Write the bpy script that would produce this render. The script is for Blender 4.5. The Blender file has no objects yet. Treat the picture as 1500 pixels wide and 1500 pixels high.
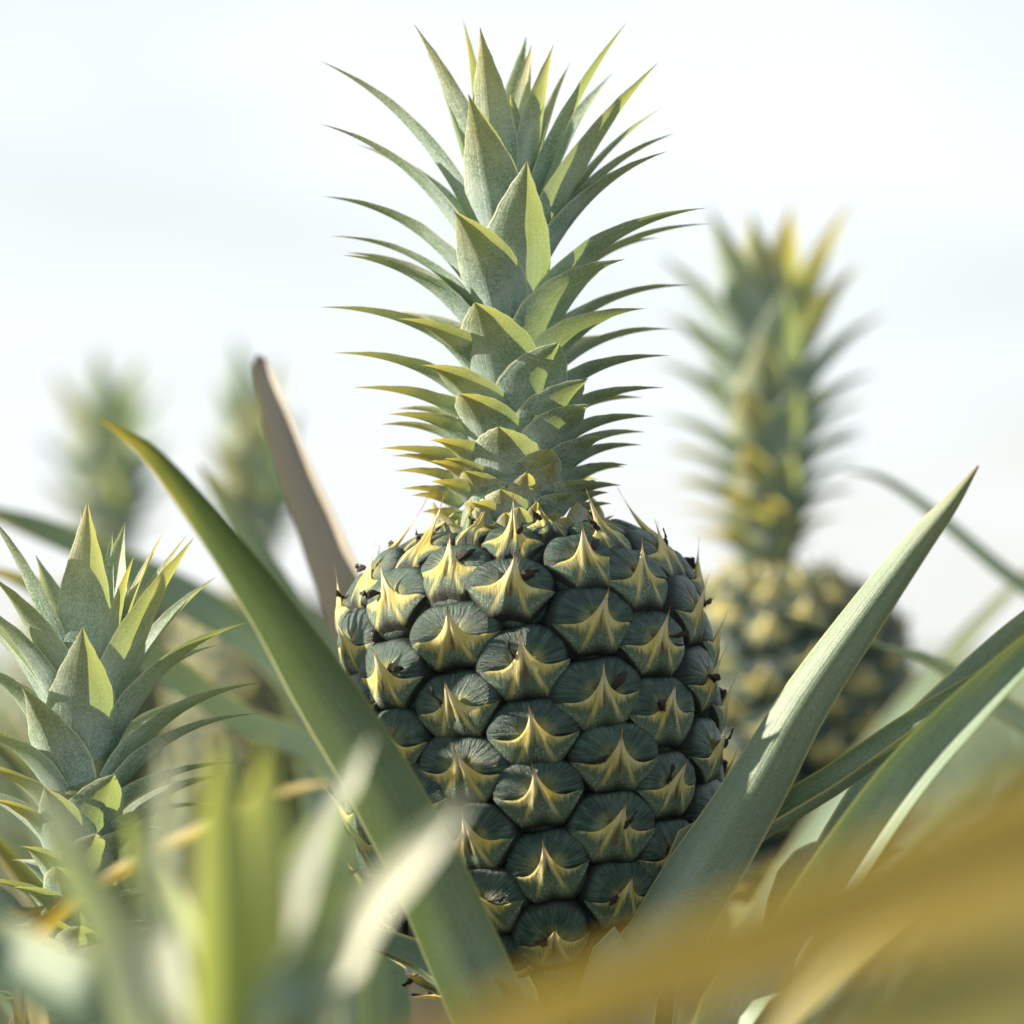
import bpy, math, random
from mathutils import Vector, Matrix, noise
R = math.radians
random.seed(7)
scene = bpy.context.scene
COL = scene.collection

# ---------------------------------------------------------------- camera
FPX, HALF = 6000.0, 750.0            # focal length and half frame in photo pixels
DF = 1.5                             # focus distance (the fruit)
S = DF / FPX                         # metres per photo pixel at the fruit
CAMZ, HORIZON = 0.66, 960.0
TH = math.atan((HORIZON - HALF) / FPX)
CAM = Vector((0, -DF * math.cos(TH), CAMZ))
FWD = Vector((0, math.cos(TH), math.sin(TH)))
UPV = Vector((0, -math.sin(TH), math.cos(TH)))
cam_d = bpy.data.cameras.new('camera')
cam_d.sensor_width = 24; cam_d.sensor_height = 24; cam_d.sensor_fit = 'HORIZONTAL'
cam_d.lens = 24 * FPX / 1500
cam_d.clip_start = 0.05; cam_d.clip_end = 5000
cam_d.dof.use_dof = True
cam_d.dof.focus_distance = DF - 0.045
cam_d.dof.aperture_fstop = 4.6
cam = bpy.data.objects.new('camera', cam_d); COL.objects.link(cam)
cam.location = CAM; cam.rotation_euler = (R(90) + TH, 0, 0)
scene.camera = cam

# ---------------------------------------------------------------- sky, sun, exposure
SUN_EL, SUN_BACK = R(19), R(3)      # low sun from the left, a little behind the fruit
to_sun = Vector((-math.cos(SUN_BACK) * math.cos(SUN_EL), math.sin(SUN_BACK) * math.cos(SUN_EL), math.sin(SUN_EL)))
world = bpy.data.worlds.new('World'); scene.world = world; world.use_nodes = True
wn, wl = world.node_tree.nodes, world.node_tree.links
wn.clear()
wo = wn.new('ShaderNodeOutputWorld'); bg = wn.new('ShaderNodeBackground'); wl.new(bg.outputs[0], wo.inputs[0])
sky = wn.new('ShaderNodeTexSky'); sky.sky_type = 'NISHITA'; sky.sun_disc = False
sky.sun_elevation = SUN_EL; sky.sun_rotation = math.atan2(to_sun.x, to_sun.y)
sky.air_density = 1.3; sky.dust_density = .3; sky.ozone_density = 1.0
tc = wn.new('ShaderNodeTexCoord'); mp = wn.new('ShaderNodeMapping'); mp.inputs['Scale'].default_value = (1.0, 1.0, 3.6)
mp.inputs['Location'].default_value = (0.33, 0.0, 0.35)
nz = wn.new('ShaderNodeTexNoise'); nz.inputs['Scale'].default_value = 5.5; nz.inputs['Detail'].default_value = 4; nz.inputs['Roughness'].default_value = .5
rp = wn.new('ShaderNodeMapRange'); rp.inputs['From Min'].default_value = .36; rp.inputs['From Max'].default_value = .6
rp.inputs['To Min'].default_value = .72; rp.inputs['To Max'].default_value = .97
mx = wn.new('ShaderNodeMixRGB'); mx.inputs[2].default_value = (9.1, 9.65, 10.1, 1)
wl.new(tc.outputs['Generated'], mp.inputs[0]); wl.new(mp.outputs[0], nz.inputs['Vector']); wl.new(nz.outputs['Fac'], rp.inputs[0])
sz = wn.new('ShaderNodeSeparateXYZ'); wl.new(tc.outputs['Generated'], sz.inputs[0])      # thin cloud: whiter low, thinned overhead out of view for bluer fill
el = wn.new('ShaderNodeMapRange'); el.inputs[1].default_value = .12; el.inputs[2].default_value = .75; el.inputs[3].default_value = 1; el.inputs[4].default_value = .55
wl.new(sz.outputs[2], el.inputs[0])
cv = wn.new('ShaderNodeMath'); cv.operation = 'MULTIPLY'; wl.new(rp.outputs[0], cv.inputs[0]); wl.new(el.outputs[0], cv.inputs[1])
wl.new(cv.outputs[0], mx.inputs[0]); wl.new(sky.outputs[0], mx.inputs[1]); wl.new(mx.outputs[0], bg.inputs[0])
bg.inputs[1].default_value = 0.0412
sun_d = bpy.data.lights.new('sun', 'SUN'); sun_d.energy = 5.0; sun_d.angle = R(0.6); sun_d.color = (1.0, .88, .70)
sun = bpy.data.objects.new('sun', sun_d); COL.objects.link(sun)
sun.rotation_euler = to_sun.to_track_quat('Z', 'Y').to_euler()
sun.location = (-2, 1, 3)
vs = scene.view_settings
vs.view_transform = 'Standard'; vs.look = 'None'; vs.gamma = 1; vs.exposure = 1.45; vs.use_curve_mapping = False
scene.cycles.max_bounces = 10; scene.cycles.transmission_bounces = 6; scene.cycles.transparent_max_bounces = 4
scene.cycles.use_denoising = True

def P(px, py, D):
    """photo pixel at distance D -> world point"""
    return CAM + Vector((1, 0, 0)) * ((px - HALF) / FPX * D) + UPV * ((HALF - py) / FPX * D) + FWD * D

# ---------------------------------------------------------------- node helpers and materials
class NT:
    def __init__(s, name):
        s.m = bpy.data.materials.new(name); s.m.use_nodes = True
        s.n, s.l = s.m.node_tree.nodes, s.m.node_tree.links
        s.n.clear(); s.out = s.n.new('ShaderNodeOutputMaterial')
    def put(s, sock, v):
        if hasattr(v, 'is_output') or isinstance(v, bpy.types.NodeSocket): s.l.new(v, sock)
        elif isinstance(v, tuple) and len(v) == 3 and sock.type == 'RGBA': sock.default_value = (*v, 1)
        else: sock.default_value = v
    def math(s, op, a, b=0.0, c=None, clamp=False):
        n = s.n.new('ShaderNodeMath'); n.operation = op; n.use_clamp = clamp
        s.put(n.inputs[0], a); s.put(n.inputs[1], b)
        if c is not None: s.put(n.inputs[2], c)
        return n.outputs[0]
    def mix(s, f, a, b, mode='MIX'):
        n = s.n.new('ShaderNodeMixRGB'); n.blend_type = mode
        s.put(n.inputs[0], f); s.put(n.inputs[1], a); s.put(n.inputs[2], b); return n.outputs[0]
    def ramp(s, v, lo, hi, a=0.0, b=1.0):
        n = s.n.new('ShaderNodeMapRange'); n.interpolation_type = 'SMOOTHSTEP'
        s.put(n.inputs[0], v); n.inputs[1].default_value = lo; n.inputs[2].default_value = hi
        n.inputs[3].default_value = a; n.inputs[4].default_value = b; return n.outputs[0]
    def noise(s, vec, scale, detail=3, rough=.5):
        n = s.n.new('ShaderNodeTexNoise'); s.put(n.inputs['Vector'], vec)
        n.inputs['Scale'].default_value = scale; n.inputs['Detail'].default_value = detail; n.inputs['Roughness'].default_value = rough
        return n.outputs['Fac']
    def comb(s, x, y, z=0.0):
        n = s.n.new('ShaderNodeCombineXYZ'); s.put(n.inputs[0], x); s.put(n.inputs[1], y); s.put(n.inputs[2], z); return n.outputs[0]
    def uv(s):
        t = s.n.new('ShaderNodeTexCoord'); q = s.n.new('ShaderNodeSeparateXYZ'); s.l.new(t.outputs['UV'], q.inputs[0])
        return t, q.outputs[0], q.outputs[1]
    def info(s):
        n = s.n.new('ShaderNodeObjectInfo'); q = s.n.new('ShaderNodeSeparateColor'); s.l.new(n.outputs['Color'], q.inputs[0])
        return n.outputs['Random'], q.outputs[0], q.outputs[1], q.outputs[2]
    def bump(s, h, strength, dist):
        n = s.n.new('ShaderNodeBump'); n.inputs['Strength'].default_value = strength; n.inputs['Distance'].default_value = dist
        s.put(n.inputs['Height'], h); return n.outputs[0]

def leaf_material(name, deep, pale, tip, edge, trans_col, trans=.38, streak=26, speck=.5, dusty=.55, rough=.40, ylo=.25, e0=.455, stk=.55):
    t = NT(name); tcn, u, v = t.uv(); rnd, cr, cg, cb = t.info()
    off = t.math('MULTIPLY', rnd, 37.0)
    sv = t.comb(t.math('MULTIPLY', u, float(streak)), t.math('MULTIPLY_ADD', v, 1.2, off), off)
    st = t.noise(sv, 1.0, 5, .6)
    big = t.noise(t.comb(t.math('MULTIPLY', u, 2.0), t.math('MULTIPLY_ADD', v, 4.0, off), off), 1.0, 3, .5)
    sp = t.noise(tcn.outputs['Object'], 1250.0, 3, .75)
    fine = t.ramp(sp, .42, .66)
    # waxy bloom is thicker toward the leaf base
    bloom = t.math('MULTIPLY', t.ramp(v, .0, .85, 1.0, .45), t.ramp(big, .3, .72, dusty * .55, dusty * 1.35), clamp=True)
    bloom = t.math('ADD', bloom, t.math('MULTIPLY', t.math('SUBTRACT', fine, .5), speck), clamp=True)
    bloom = t.math('ADD', bloom, t.math('MULTIPLY', t.math('SUBTRACT', st, .5), stk), clamp=True)
    c = t.mix(bloom, deep, pale)
    c = t.mix(t.ramp(st, .52, .75, 0, .2), c, (0.045, 0.08, 0.055))
    # yellowing: red channel of the object colour says how far down from the tip
    ymask = t.math('MULTIPLY', t.ramp(t.math('ADD', v, t.math('MULTIPLY', t.math('SUBTRACT', big, .5), .5)), ylo, 1.0), cr, clamp=True)
    c = t.mix(ymask, c, tip)
    au = t.math('ABSOLUTE', t.math('SUBTRACT', u, .5))
    em = t.math('MULTIPLY', t.ramp(au, e0, .492), t.ramp(big, .2, .6, .5, .95))
    c = t.mix(em, c, edge)
    blot = t.noise(t.comb(t.math('MULTIPLY', u, 9.0), t.math('MULTIPLY_ADD', v, 16.0, off), off), 1.0, 5, .7)
    c = t.mix(t.ramp(blot, .66, .72, 0, .55), c, (0.20, 0.135, 0.06))
    c = t.mix(t.ramp(blot, .30, .24, 0, .4), c, (0.55, 0.56, 0.42))
    # brown dry tip
    dm = t.ramp(v, .955, .998, 0, .8)
    c = t.mix(dm, c, (0.22, 0.11, 0.05))
    c = t.mix(cg, c, t.mix(st, (0.13, 0.10, 0.085), (0.30, 0.25, 0.21)))
    c = t.mix(t.math('MULTIPLY', cb, .6), c, (0.62, 0.62, 0.52))
    b = t.n.new('ShaderNodeBsdfPrincipled'); t.put(b.inputs['Base Color'], c)
    t.put(b.inputs['Roughness'], t.math('MULTIPLY_ADD', fine, .25, rough)); b.inputs['Specular IOR Level'].default_value = .5
    h = t.math('ADD', st, t.math('MULTIPLY', sp, .5))
    t.put(b.inputs['Normal'], t.bump(h, .55, .0006))
    tr = t.n.new('ShaderNodeBsdfTranslucent')
    tcol = t.mix(t.math('MULTIPLY', ymask, .8), trans_col, (0.70, 0.52, 0.07))
    tcol = t.mix(cg, tcol, (.15, .11, .08))
    t.put(tr.inputs[0], t.mix(t.ramp(st, .3, .8, 0, .35), tcol, (0.08, 0.12, 0.02)))
    ms = t.n.new('ShaderNodeMixShader'); t.put(ms.inputs[0], t.math('MULTIPLY_ADD', ymask, .24, trans))
    t.l.new(b.outputs[0], ms.inputs[1]); t.l.new(tr.outputs[0], ms.inputs[2]); t.l.new(ms.outputs[0], t.out.inputs[0])
    return t.m

M = {}
M['crown'] = leaf_material('crown_leaf', (0.105, 0.195, 0.155), (0.46, 0.58, 0.575), (0.62, 0.47, 0.13), (0.68, 0.68, 0.47), (0.36, 0.47, 0.13), trans=.31, dusty=.98, ylo=.08, speck=.8, stk=.8)
M['blade'] = leaf_material('long_leaf', (0.080, 0.140, 0.072), (0.31, 0.40, 0.33), (0.55, 0.36, 0.05), (0.55, 0.50, 0.22), (0.30, 0.42, 0.04), trans=.09, streak=34, speck=.3, dusty=.62, ylo=.80, e0=.435)  # wide margin: pale leaf edge plus a sunlit rim put into its colour

M['old'] = leaf_material('yellowed_leaf', (0.17, 0.18, 0.04), (0.33, 0.31, 0.12), (0.42, 0.29, 0.06), (0.50, 0.40, 0.15), (0.45, 0.33, 0.04), trans=.25, streak=34, speck=.2, dusty=.4, ylo=-.3)

M['sunlit_fresh'] = leaf_material('sunlit_young_leaf', (0.24, 0.31, 0.10), (0.50, 0.54, 0.34), (0.55, 0.50, 0.10), (0.6, 0.6, 0.3), (0.42, 0.50, 0.10), trans=.3, dusty=.5)  # lime of the near leaves, with sunlit warmth put into the colour

def fruitlet_material():
    t = NT('fruitlet_skin'); tcn, u, v = t.uv(); rnd, cr, cg, cb = t.info()
    off = t.math('MULTIPLY', rnd, 53.0)
    rad = t.noise(t.comb(t.math('MULTIPLY', u, 62.0), t.math('MULTIPLY', v, 2.2), off), 1.0, 4, .6)
    big = t.noise(t.comb(t.math('MULTIPLY', u, 7.0), t.math('MULTIPLY', v, 3.0), off), 1.0, 3, .5)
    sp = t.noise(tcn.outputs['Object'], 30.0, 4, .75)
    c = t.mix(t.ramp(rad, .35, .7), (0.006, 0.030, 0.022), (0.034, 0.096, 0.068))
    c = t.mix(t.ramp(big, .42, .75, 0, .6), c, (0.085, 0.135, 0.10))
    c = t.mix(t.math('MULTIPLY', t.ramp(v, .10, .62, 1, 0), t.ramp(big, .3, .6, .35, .95)), c, (0.30, 0.29, 0.09))
    c = t.mix(t.math('MULTIPLY', t.ramp(sp, .55, .75), .14), c, (0.26, 0.33, 0.28))
    hair = t.noise(t.comb(t.math('MULTIPLY', u, 150.0), t.math('MULTIPLY', v, 1.4), off), 1.0, 2, .6)
    c = t.mix(t.math('MULTIPLY', t.ramp(v, .35, .95), t.ramp(hair, .46, .62, 0, .85)), c, (0.006, 0.014, 0.014))
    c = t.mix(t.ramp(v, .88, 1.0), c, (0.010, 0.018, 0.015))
    c = t.mix(t.math('MULTIPLY', cr, t.ramp(t.math('ADD', rad, t.math('MULTIPLY', v, .25)), .75, .42)), c, (0.42, 0.38, 0.16))
    b = t.n.new('ShaderNodeBsdfPrincipled'); t.put(b.inputs['Base Color'], c)
    t.put(b.inputs['Roughness'], t.ramp(sp, .3, .7, .28, .55)); b.inputs['Specular IOR Level'].default_value = .45
    t.put(b.inputs['Normal'], t.bump(t.math('ADD', t.math('MULTIPLY', rad, 1.0), t.math('MULTIPLY', sp, .35)), .85, .0013))
    t.l.new(b.outputs[0], t.out.inputs[0]); return t.m

def bract_material():
    t = NT('bract_skin'); tcn, u, v = t.uv(); rnd, cr, cg, cb = t.info()
    off = t.math('MULTIPLY', rnd, 91.0)
    au = t.math('ABSOLUTE', t.math('SUBTRACT', u, .5))      # 0 centre .. .5 corner
    st = t.noise(t.comb(t.math('MULTIPLY', u, 34.0), t.math('MULTIPLY', v, 2.6), off), 1.0, 4, .6)
    sp = t.noise(tcn.outputs['Object'], 24.0, 4, .8)
    big = t.noise(t.comb(t.math('MULTIPLY', u, 6.0), t.math('MULTIPLY', v, 3.0), off), 1.0, 2, .5)
    g = t.mix(st, (0.030, 0.065, 0.040), (0.12, 0.19, 0.11))
    g = t.mix(t.math('MULTIPLY', t.ramp(sp, .50, .64), t.math('MULTIPLY', t.ramp(v, .75, .35, 0, .85), t.ramp(big, .35, .6, .25, 1))), g, (0.50, 0.55, 0.45))
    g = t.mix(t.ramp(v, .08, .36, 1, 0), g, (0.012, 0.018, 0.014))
    # yellow star: the upper edge, two ribs running down beside the middle, and the spike between them
    rp0 = t.math('MULTIPLY_ADD', cr, .42, t.math('MULTIPLY_ADD', rnd, .10, -.16))
    vj = t.math('ADD', t.math('ADD', v, rp0), t.math('MULTIPLY', t.math('SUBTRACT', st, .5), .6))
    rib = t.math('ABSOLUTE', t.math('SUBTRACT', au, t.math('MULTIPLY_ADD', v, -.22, .25)))
    m_edge = t.math('MULTIPLY', t.ramp(t.math('SUBTRACT', vj, t.ramp(au, .1, .35, -.08, .10)), .60, .98), t.ramp(au, .36, .50, 1, .35))
    m_rib = t.math('MULTIPLY', t.ramp(rib, .008, .06, 1, 0), t.ramp(vj, .10, .70))
    m_mid = t.math('MULTIPLY', t.ramp(au, .04, .16, 1, 0), t.ramp(vj, .42, .75))
    ym = t.math('MAXIMUM', m_edge, t.math('MAXIMUM', m_rib, m_mid))
    y = t.mix(t.ramp(big, .35, .65), (0.52, 0.42, 0.085), (0.58, 0.52, 0.22))
    y = t.mix(t.math('MULTIPLY', t.ramp(au, .0, .10, 1, 0), t.ramp(v, .55, .85)), y, (0.68, 0.62, 0.40))
    c = t.mix(ym, g, y)
    c = t.mix(t.math('MULTIPLY', t.ramp(au, .0, .03, 1, 0), t.ramp(v, .80, .97)), c, (0.30, 0.15, 0.07))
    scar = t.math('MULTIPLY', t.ramp(au, .006, .026, 1, 0), t.math('MULTIPLY', t.ramp(v, .28, .36), t.ramp(v, .58, .50)))
    c = t.mix(t.math('MULTIPLY', scar, t.ramp(rnd, .35, .6)), c, (0.16, 0.075, 0.035))
    b = t.n.new('ShaderNodeBsdfPrincipled'); t.put(b.inputs['Base Color'], c)
    b.inputs['Roughness'].default_value = .55; b.inputs['Specular IOR Level'].default_value = .4
    t.put(b.inputs['Normal'], t.bump(t.math('ADD', st, t.math('MULTIPLY', sp, .6)), .7, .0010))
    tr = t.n.new('ShaderNodeBsdfTranslucent'); t.put(tr.inputs[0], t.mix(ym, (.10, .14, .03), (.75, .55, .12)))
    ms = t.n.new('ShaderNodeMixShader'); ms.inputs[0].default_value = .14
    t.l.new(b.outputs[0], ms.inputs[1]); t.l.new(tr.outputs[0], ms.inputs[2]); t.l.new(ms.outputs[0], t.out.inputs[0]); return t.m

def simple_material(name, a, b_, scale, rough=.8, bump=.6, dist=.002):
    t = NT(name); tcn = t.n.new('ShaderNodeTexCoord')
    n1 = t.noise(tcn.outputs['Object'], scale, 6, .65)
    b = t.n.new('ShaderNodeBsdfPrincipled'); t.put(b.inputs['Base Color'], t.mix(t.ramp(n1, .3, .7), a, b_))
    b.inputs['Roughness'].default_value = rough; t.put(b.inputs['Normal'], t.bump(n1, bump, dist))
    t.l.new(b.outputs[0], t.out.inputs[0]); return t.m

M['fruitlet'] = fruitlet_material(); M['bract'] = bract_material()
M['dried'] = simple_material('dried_petal', (0.008, 0.006, 0.005), (0.045, 0.028, 0.018), 400, .7, .8, .0006)
M['core'] = simple_material('fruit_core', (0.008, 0.012, 0.009), (0.02, 0.028, 0.02), 200)
M['stalk'] = simple_material('stalk', (0.10, 0.14, 0.06), (0.22, 0.25, 0.13), 60)
M['soil'] = simple_material('soil', (0.03, 0.021, 0.014), (0.085, 0.06, 0.04), 9, .95, 1.0, .03)

# ---------------------------------------------------------------- object helpers
def mesh(name, verts, faces, mat, uvs=None, smooth=True):
    me = bpy.data.meshes.new(name); me.from_pydata([tuple(v) for v in verts], [], faces); me.materials.append(mat)
    if uvs:
        l = me.uv_layers.new(name='UVMap')
        for lp in me.loops: l.data[lp.index].uv = uvs[lp.vertex_index]
    if smooth: me.polygons.foreach_set('use_smooth', [True] * len(me.polygons))
    me.update(); return me
def obj(name, me, parent=None, loc=(0, 0, 0), rot=None, mat4=None, color=(0, 0, 0)):
    o = bpy.data.objects.new(name, me); COL.objects.link(o)
    if parent: o.parent = parent
    if mat4 is not None: o.matrix_basis = mat4
    else:
        o.location = loc
        if rot: o.rotation_euler = rot
    o.color = (*color, 1); return o
def thing(name, label, cat, loc, group=None):
    o = bpy.data.objects.new(name, None); COL.objects.link(o); o.location = loc; o.empty_display_size = .05
    o['label'] = label; o['category'] = cat
    if group: o['group'] = group
    return o
def structure(o): o['kind'] = 'structure'; return o

def interp(tab, t):
    for (a, va), (b, vb) in zip(tab, tab[1:]):
        if t <= b:
            k = (t - a) / (b - a); k = k * k * (3 - 2 * k) * .5 + k * .5
            return va + (vb - va) * k
    return tab[-1][1]
CROWN_W = [(0, .84), (.15, .98), (.28, 1.0), (.45, .86), (.62, .62), (.78, .36), (.9, .15), (.96, .06), (1, .012)]
BLADE_W = [(0, .75), (.25, 1.0), (.5, .95), (.7, .74), (.85, .44), (.95, .17), (1, .015)]

def sheet(name, centre, widths, normals, fold, mat, nu=11, wav=0.0, seed=0):
    """curved, channelled leaf: centre line, full widths, adaxial normals, fold half-angle per ring"""
    n = len(centre); V, F, U = [], [], []
    for i in range(n):
        a = centre[max(0, i - 1)]; b = centre[min(n - 1, i + 1)]
        T = (b - a).normalized(); N = normals[i]; N = (N - T * N.dot(T)).normalized(); B = T.cross(N)
        A = fold[i]; rr = widths[i] / 2 / A
        for j in range(nu):
            q = -1 + 2 * j / (nu - 1); q = math.copysign(abs(q) ** .9, q)
            wob = wav * widths[i] * noise.noise(Vector((i * .23 + seed * 7.1, q * 1.3, seed * 3.3))) * abs(q)
            keel = -0.03 * widths[i] * max(0, 1 - abs(q) * 4)
            V.append(centre[i] + B * (rr * math.sin(q * A)) + N * (rr * (1 - math.cos(q * A)) + wob + keel))
            U.append((j / (nu - 1), i / (n - 1)))
    for i in range(n - 1):
        for j in range(nu - 1):
            k = i * nu + j; F.append((k, k + 1, k + nu + 1, k + nu))
    return mesh(name, V, F, mat, U)

# ---------------------------------------------------------------- ground
gv, gf = [], []
ys = [-6, -3, -1.5, 0, 1.5, 3, 5, 8, 14, 30, 80, 300, 1200, 4000]
xs = [-4000, -800, -150, -40, -15, -6, -3, -1.5, 0, 1.5, 3, 6, 15, 40, 150, 800, 4000]
for y in ys:
    for x in xs: gv.append((x, y, -.02 + .03 * noise.noise(Vector((x * .9, y * .9, 0)))))
for i in range(len(ys) - 1):
    for j in range(len(xs) - 1):
        k = i * len(xs) + j; gf.append((k, k + 1, k + len(xs) + 1, k + len(xs)))
structure(obj('ground', mesh('ground', gv, gf, M['soil'])))
M['turf'] = simple_material('far_field', (0.10, 0.14, 0.07), (0.20, 0.24, 0.14), .5, .95, 1.0, .1)
fv = [(-900, 14.5, .0), (900, 14.5, .0), (-900, 16, .42), (900, 16, .42), (-2500, 60, .5), (2500, 60, .5), (-3900, 3900, .55), (3900, 3900, .55)]
structure(obj('far_field', mesh('far_field', fv, [(0, 1, 3, 2), (2, 3, 5, 4), (4, 5, 7, 6)], M['turf'])))

# ---------------------------------------------------------------- fruit pieces (shared meshes)
def sup(th, p=2.3):
    c, s = abs(math.cos(th)), abs(math.sin(th)); return (c ** p + s ** p) ** (-1 / p)
def shell(rho): return .20 * (1 - min(rho, 1.05) ** 11) + .20 * (1 - rho)
def rho_of(x, y, p=2.3): return (abs(x) ** p + abs(y) ** p) ** (1 / p)
def dome_mesh(k):
    rs = [0, .12, .24, .36, .5, .64, .76, .86, .93, .98, 1.03, 1.06]; nt = 40
    V, U, F = [], [], []
    r = random.Random(k); ph = [r.uniform(0, 6.28) for _ in range(4)]
    for rho in rs:
        for j in range(nt + 1):
            th = 2 * math.pi * j / nt
            b = sup(th) * (1 + .03 * math.sin(3 * th + ph[0]) + .02 * math.sin(7 * th + ph[1]))
            x, y = math.cos(th) * b * rho, math.sin(th) * b * rho
            z = shell(rho) if rho <= 1 else shell(1) - (rho - 1) * 9
            z -= .15 * math.exp(-((x + .08 * math.sin(ph[2])) / .17) ** 2 - ((y - .14) / .14) ** 2)
            z += .018 * math.sin(13 * th + ph[3]) * min(1, rho * 1.1) ** 3 + .012 * math.sin(29 * th + ph[1]) * rho ** 4
            z -= .05 * math.exp(-((th - 1.05 - .15 * math.sin(ph[0])) / .09) ** 2) * (1 - rho) * 2 * (rho > .1)
            z -= .05 * math.exp(-((th - 2.15 - .15 * math.sin(ph[1])) / .09) ** 2) * (1 - rho) * 2 * (rho > .1)
            lo_ = min(1, max(0, -y / .22)); z -= .26 * lo_ * lo_ * (3 - 2 * lo_)
            V.append((x, y, z)); U.append((j / nt, min(rho, 1.0)))
    for i in range(len(rs) - 1):
        for j in range(nt):
            a = i * (nt + 1) + j; F.append((a, a + 1, a + nt + 2, a + nt + 1))
    return mesh('fruitlet', V, F, M['fruitlet'], U)
def bract_mesh(k, spike=1.0):
    r = random.Random(k + 50); half = [0, .022, .05, .085, .13, .18, .25, .34, .45, .58, .72, .85, .94, 1.0]
    us = [-a for a in half[::-1]] + half[1:]
    nv = 11; V, U, F = [], [], []
    lean = r.uniform(-.10, .10); dr = r.uniform(.05, .12); hl = r.uniform(.5, .65) * spike; hair = r.uniform(.10, .42) * spike
    for iv in range(nv + 2):
        v = min(1, iv / (nv - 1)); back = iv - (nv - 1)
        for u in us:
            au = abs(u)
            yb = -min(.93, 1.75 * (1 - au) ** .86 * (1 - .12 * au))
            yt = .03 * au - dr * math.sin(math.pi * min(1, au)) + hl * math.exp(-(au / .22) ** 1.5) + hair * math.exp(-(au / .03))
            y = yb + (yt - yb) * v
            sp = max(0, y); x = u * (1 - .35 * min(1, sp * 1.2)) + lean * sp * 1.3
            rq = min(1, rho_of(u, min(0, y))); z = .20 * (1 - rq ** 5) + .20 * (1 - rq) + .022 * min(1, v * 5) - .06 * max(0, -y) ** 1.5
            if iv == 0: z -= .35
            z += .02 * v ** 2 * (1 - au ** 3) + .10 * math.exp(-(au / .16) ** 2) * v + .05 * math.exp(-((au - .2 + .14 * v) / .06) ** 2) * math.sin(math.pi * min(v, 1))
            z += .20 * sp + .26 * sp * sp - .05 * math.exp(-(au / .08) ** 2) * (v > .3) * (v < .62)
            if back > 0: z -= .05 * back * (.3 + .7 * min(1, au * 4)); y -= .03 * back
            V.append((x, y, z)); U.append(((u + 1) / 2, v))
    nu = len(us)
    for i in range(nv + 1):
        for j in range(nu - 1):
            a = i * nu + j; F.append((a, a + 1, a + nu + 1, a + nu))
    return mesh('bract', V, F, M['bract'], U)
def dried_mesh(k):
    r = random.Random(k + 90); V, F, U = [], [], []; side = 1 if k % 2 else -1
    p = Vector((side * .10, .12, .32)); d = Vector((side * r.uniform(.4, 1), r.uniform(.0, .7), r.uniform(.25, .7))).normalized()
    n, m = 8, 7
    for i in range(n):
        t = i / (n - 1); rad = (.085 + .06 * math.sin(t * 5 + k)) * (1 - t ** 4 * .7)
        a = d.orthogonal().normalized(); b = d.cross(a)
        for j in range(m):
            th = 2 * math.pi * j / m; q = rad * (1 + .45 * math.sin(3 * th + k + i))
            V.append(p + a * (math.cos(th) * q) + b * (math.sin(th) * q * .65)); U.append((j / m, t))
        p = p + d * .10; d = (d + Vector((r.uniform(-.35, .35), r.uniform(-.25, .4), r.uniform(-.3, .3)))).normalized()
    for i in range(n - 1):
        for j in range(m):
            F.append((i * m + j, i * m + (j + 1) % m, (i + 1) * m + (j + 1) % m, (i + 1) * m + j))
    F.append(tuple(range(m - 1, -1, -1))); F.append(tuple(range((n - 1) * m, n * m)))
    return mesh('dried_flower', V, F, M['dried'], U)
DOMES = [dome_mesh(k) for k in range(5)]
BRACTS = [bract_mesh(k) for k in range(6)]
TOPBRACTS = [bract_mesh(k + 20, 1.75) for k in range(4)]
DRIED = [dried_mesh(k) for k in range(6)]

# fruit outline, in photo pixels along (a, downward) and across (r) its axis: surface of the eyes' rims
PROFILE = [(0, 60), (4, 108), (16, 160), (38, 202), (70, 232), (110, 250), (160, 259), (230, 263), (300, 264), (380, 262), (450, 255), (520, 242), (580, 222), (630, 190), (665, 140), (680, 60)]
ARC = [0.0]
for (a0, r0), (a1, r1) in zip(PROFILE, PROFILE[1:]): ARC.append(ARC[-1] + math.hypot(a1 - a0, r1 - r0))
def prof(s):
    for i in range(len(ARC) - 1):
        if s <= ARC[i + 1] or i == len(ARC) - 2:
            k = (s - ARC[i]) / (ARC[i + 1] - ARC[i]); (a0, r0), (a1, r1) = PROFILE[i], PROFILE[i + 1]
            return a0 + (a1 - a0) * k, r0 + (r1 - r0) * k
def prof_n(s):
    a0, r0 = prof(max(0, s - 35)); a1, r1 = prof(min(ARC[-1], s + 35))
    t = Vector((r1 - r0, -(a1 - a0))).normalized()          # (radial, up)
    return Vector((-t.y, t.x))                              # outward normal
def arc_at_a(a):
    best = 0
    for i in range(len(ARC) - 1):
        if PROFILE[i][0] <= a <= PROFILE[i + 1][0]:
            k = (a - PROFILE[i][0]) / (PROFILE[i + 1][0] - PROFILE[i][0]); return ARC[i] + k * (ARC[i + 1] - ARC[i])
    return ARC[-1]
NC = 16
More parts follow.
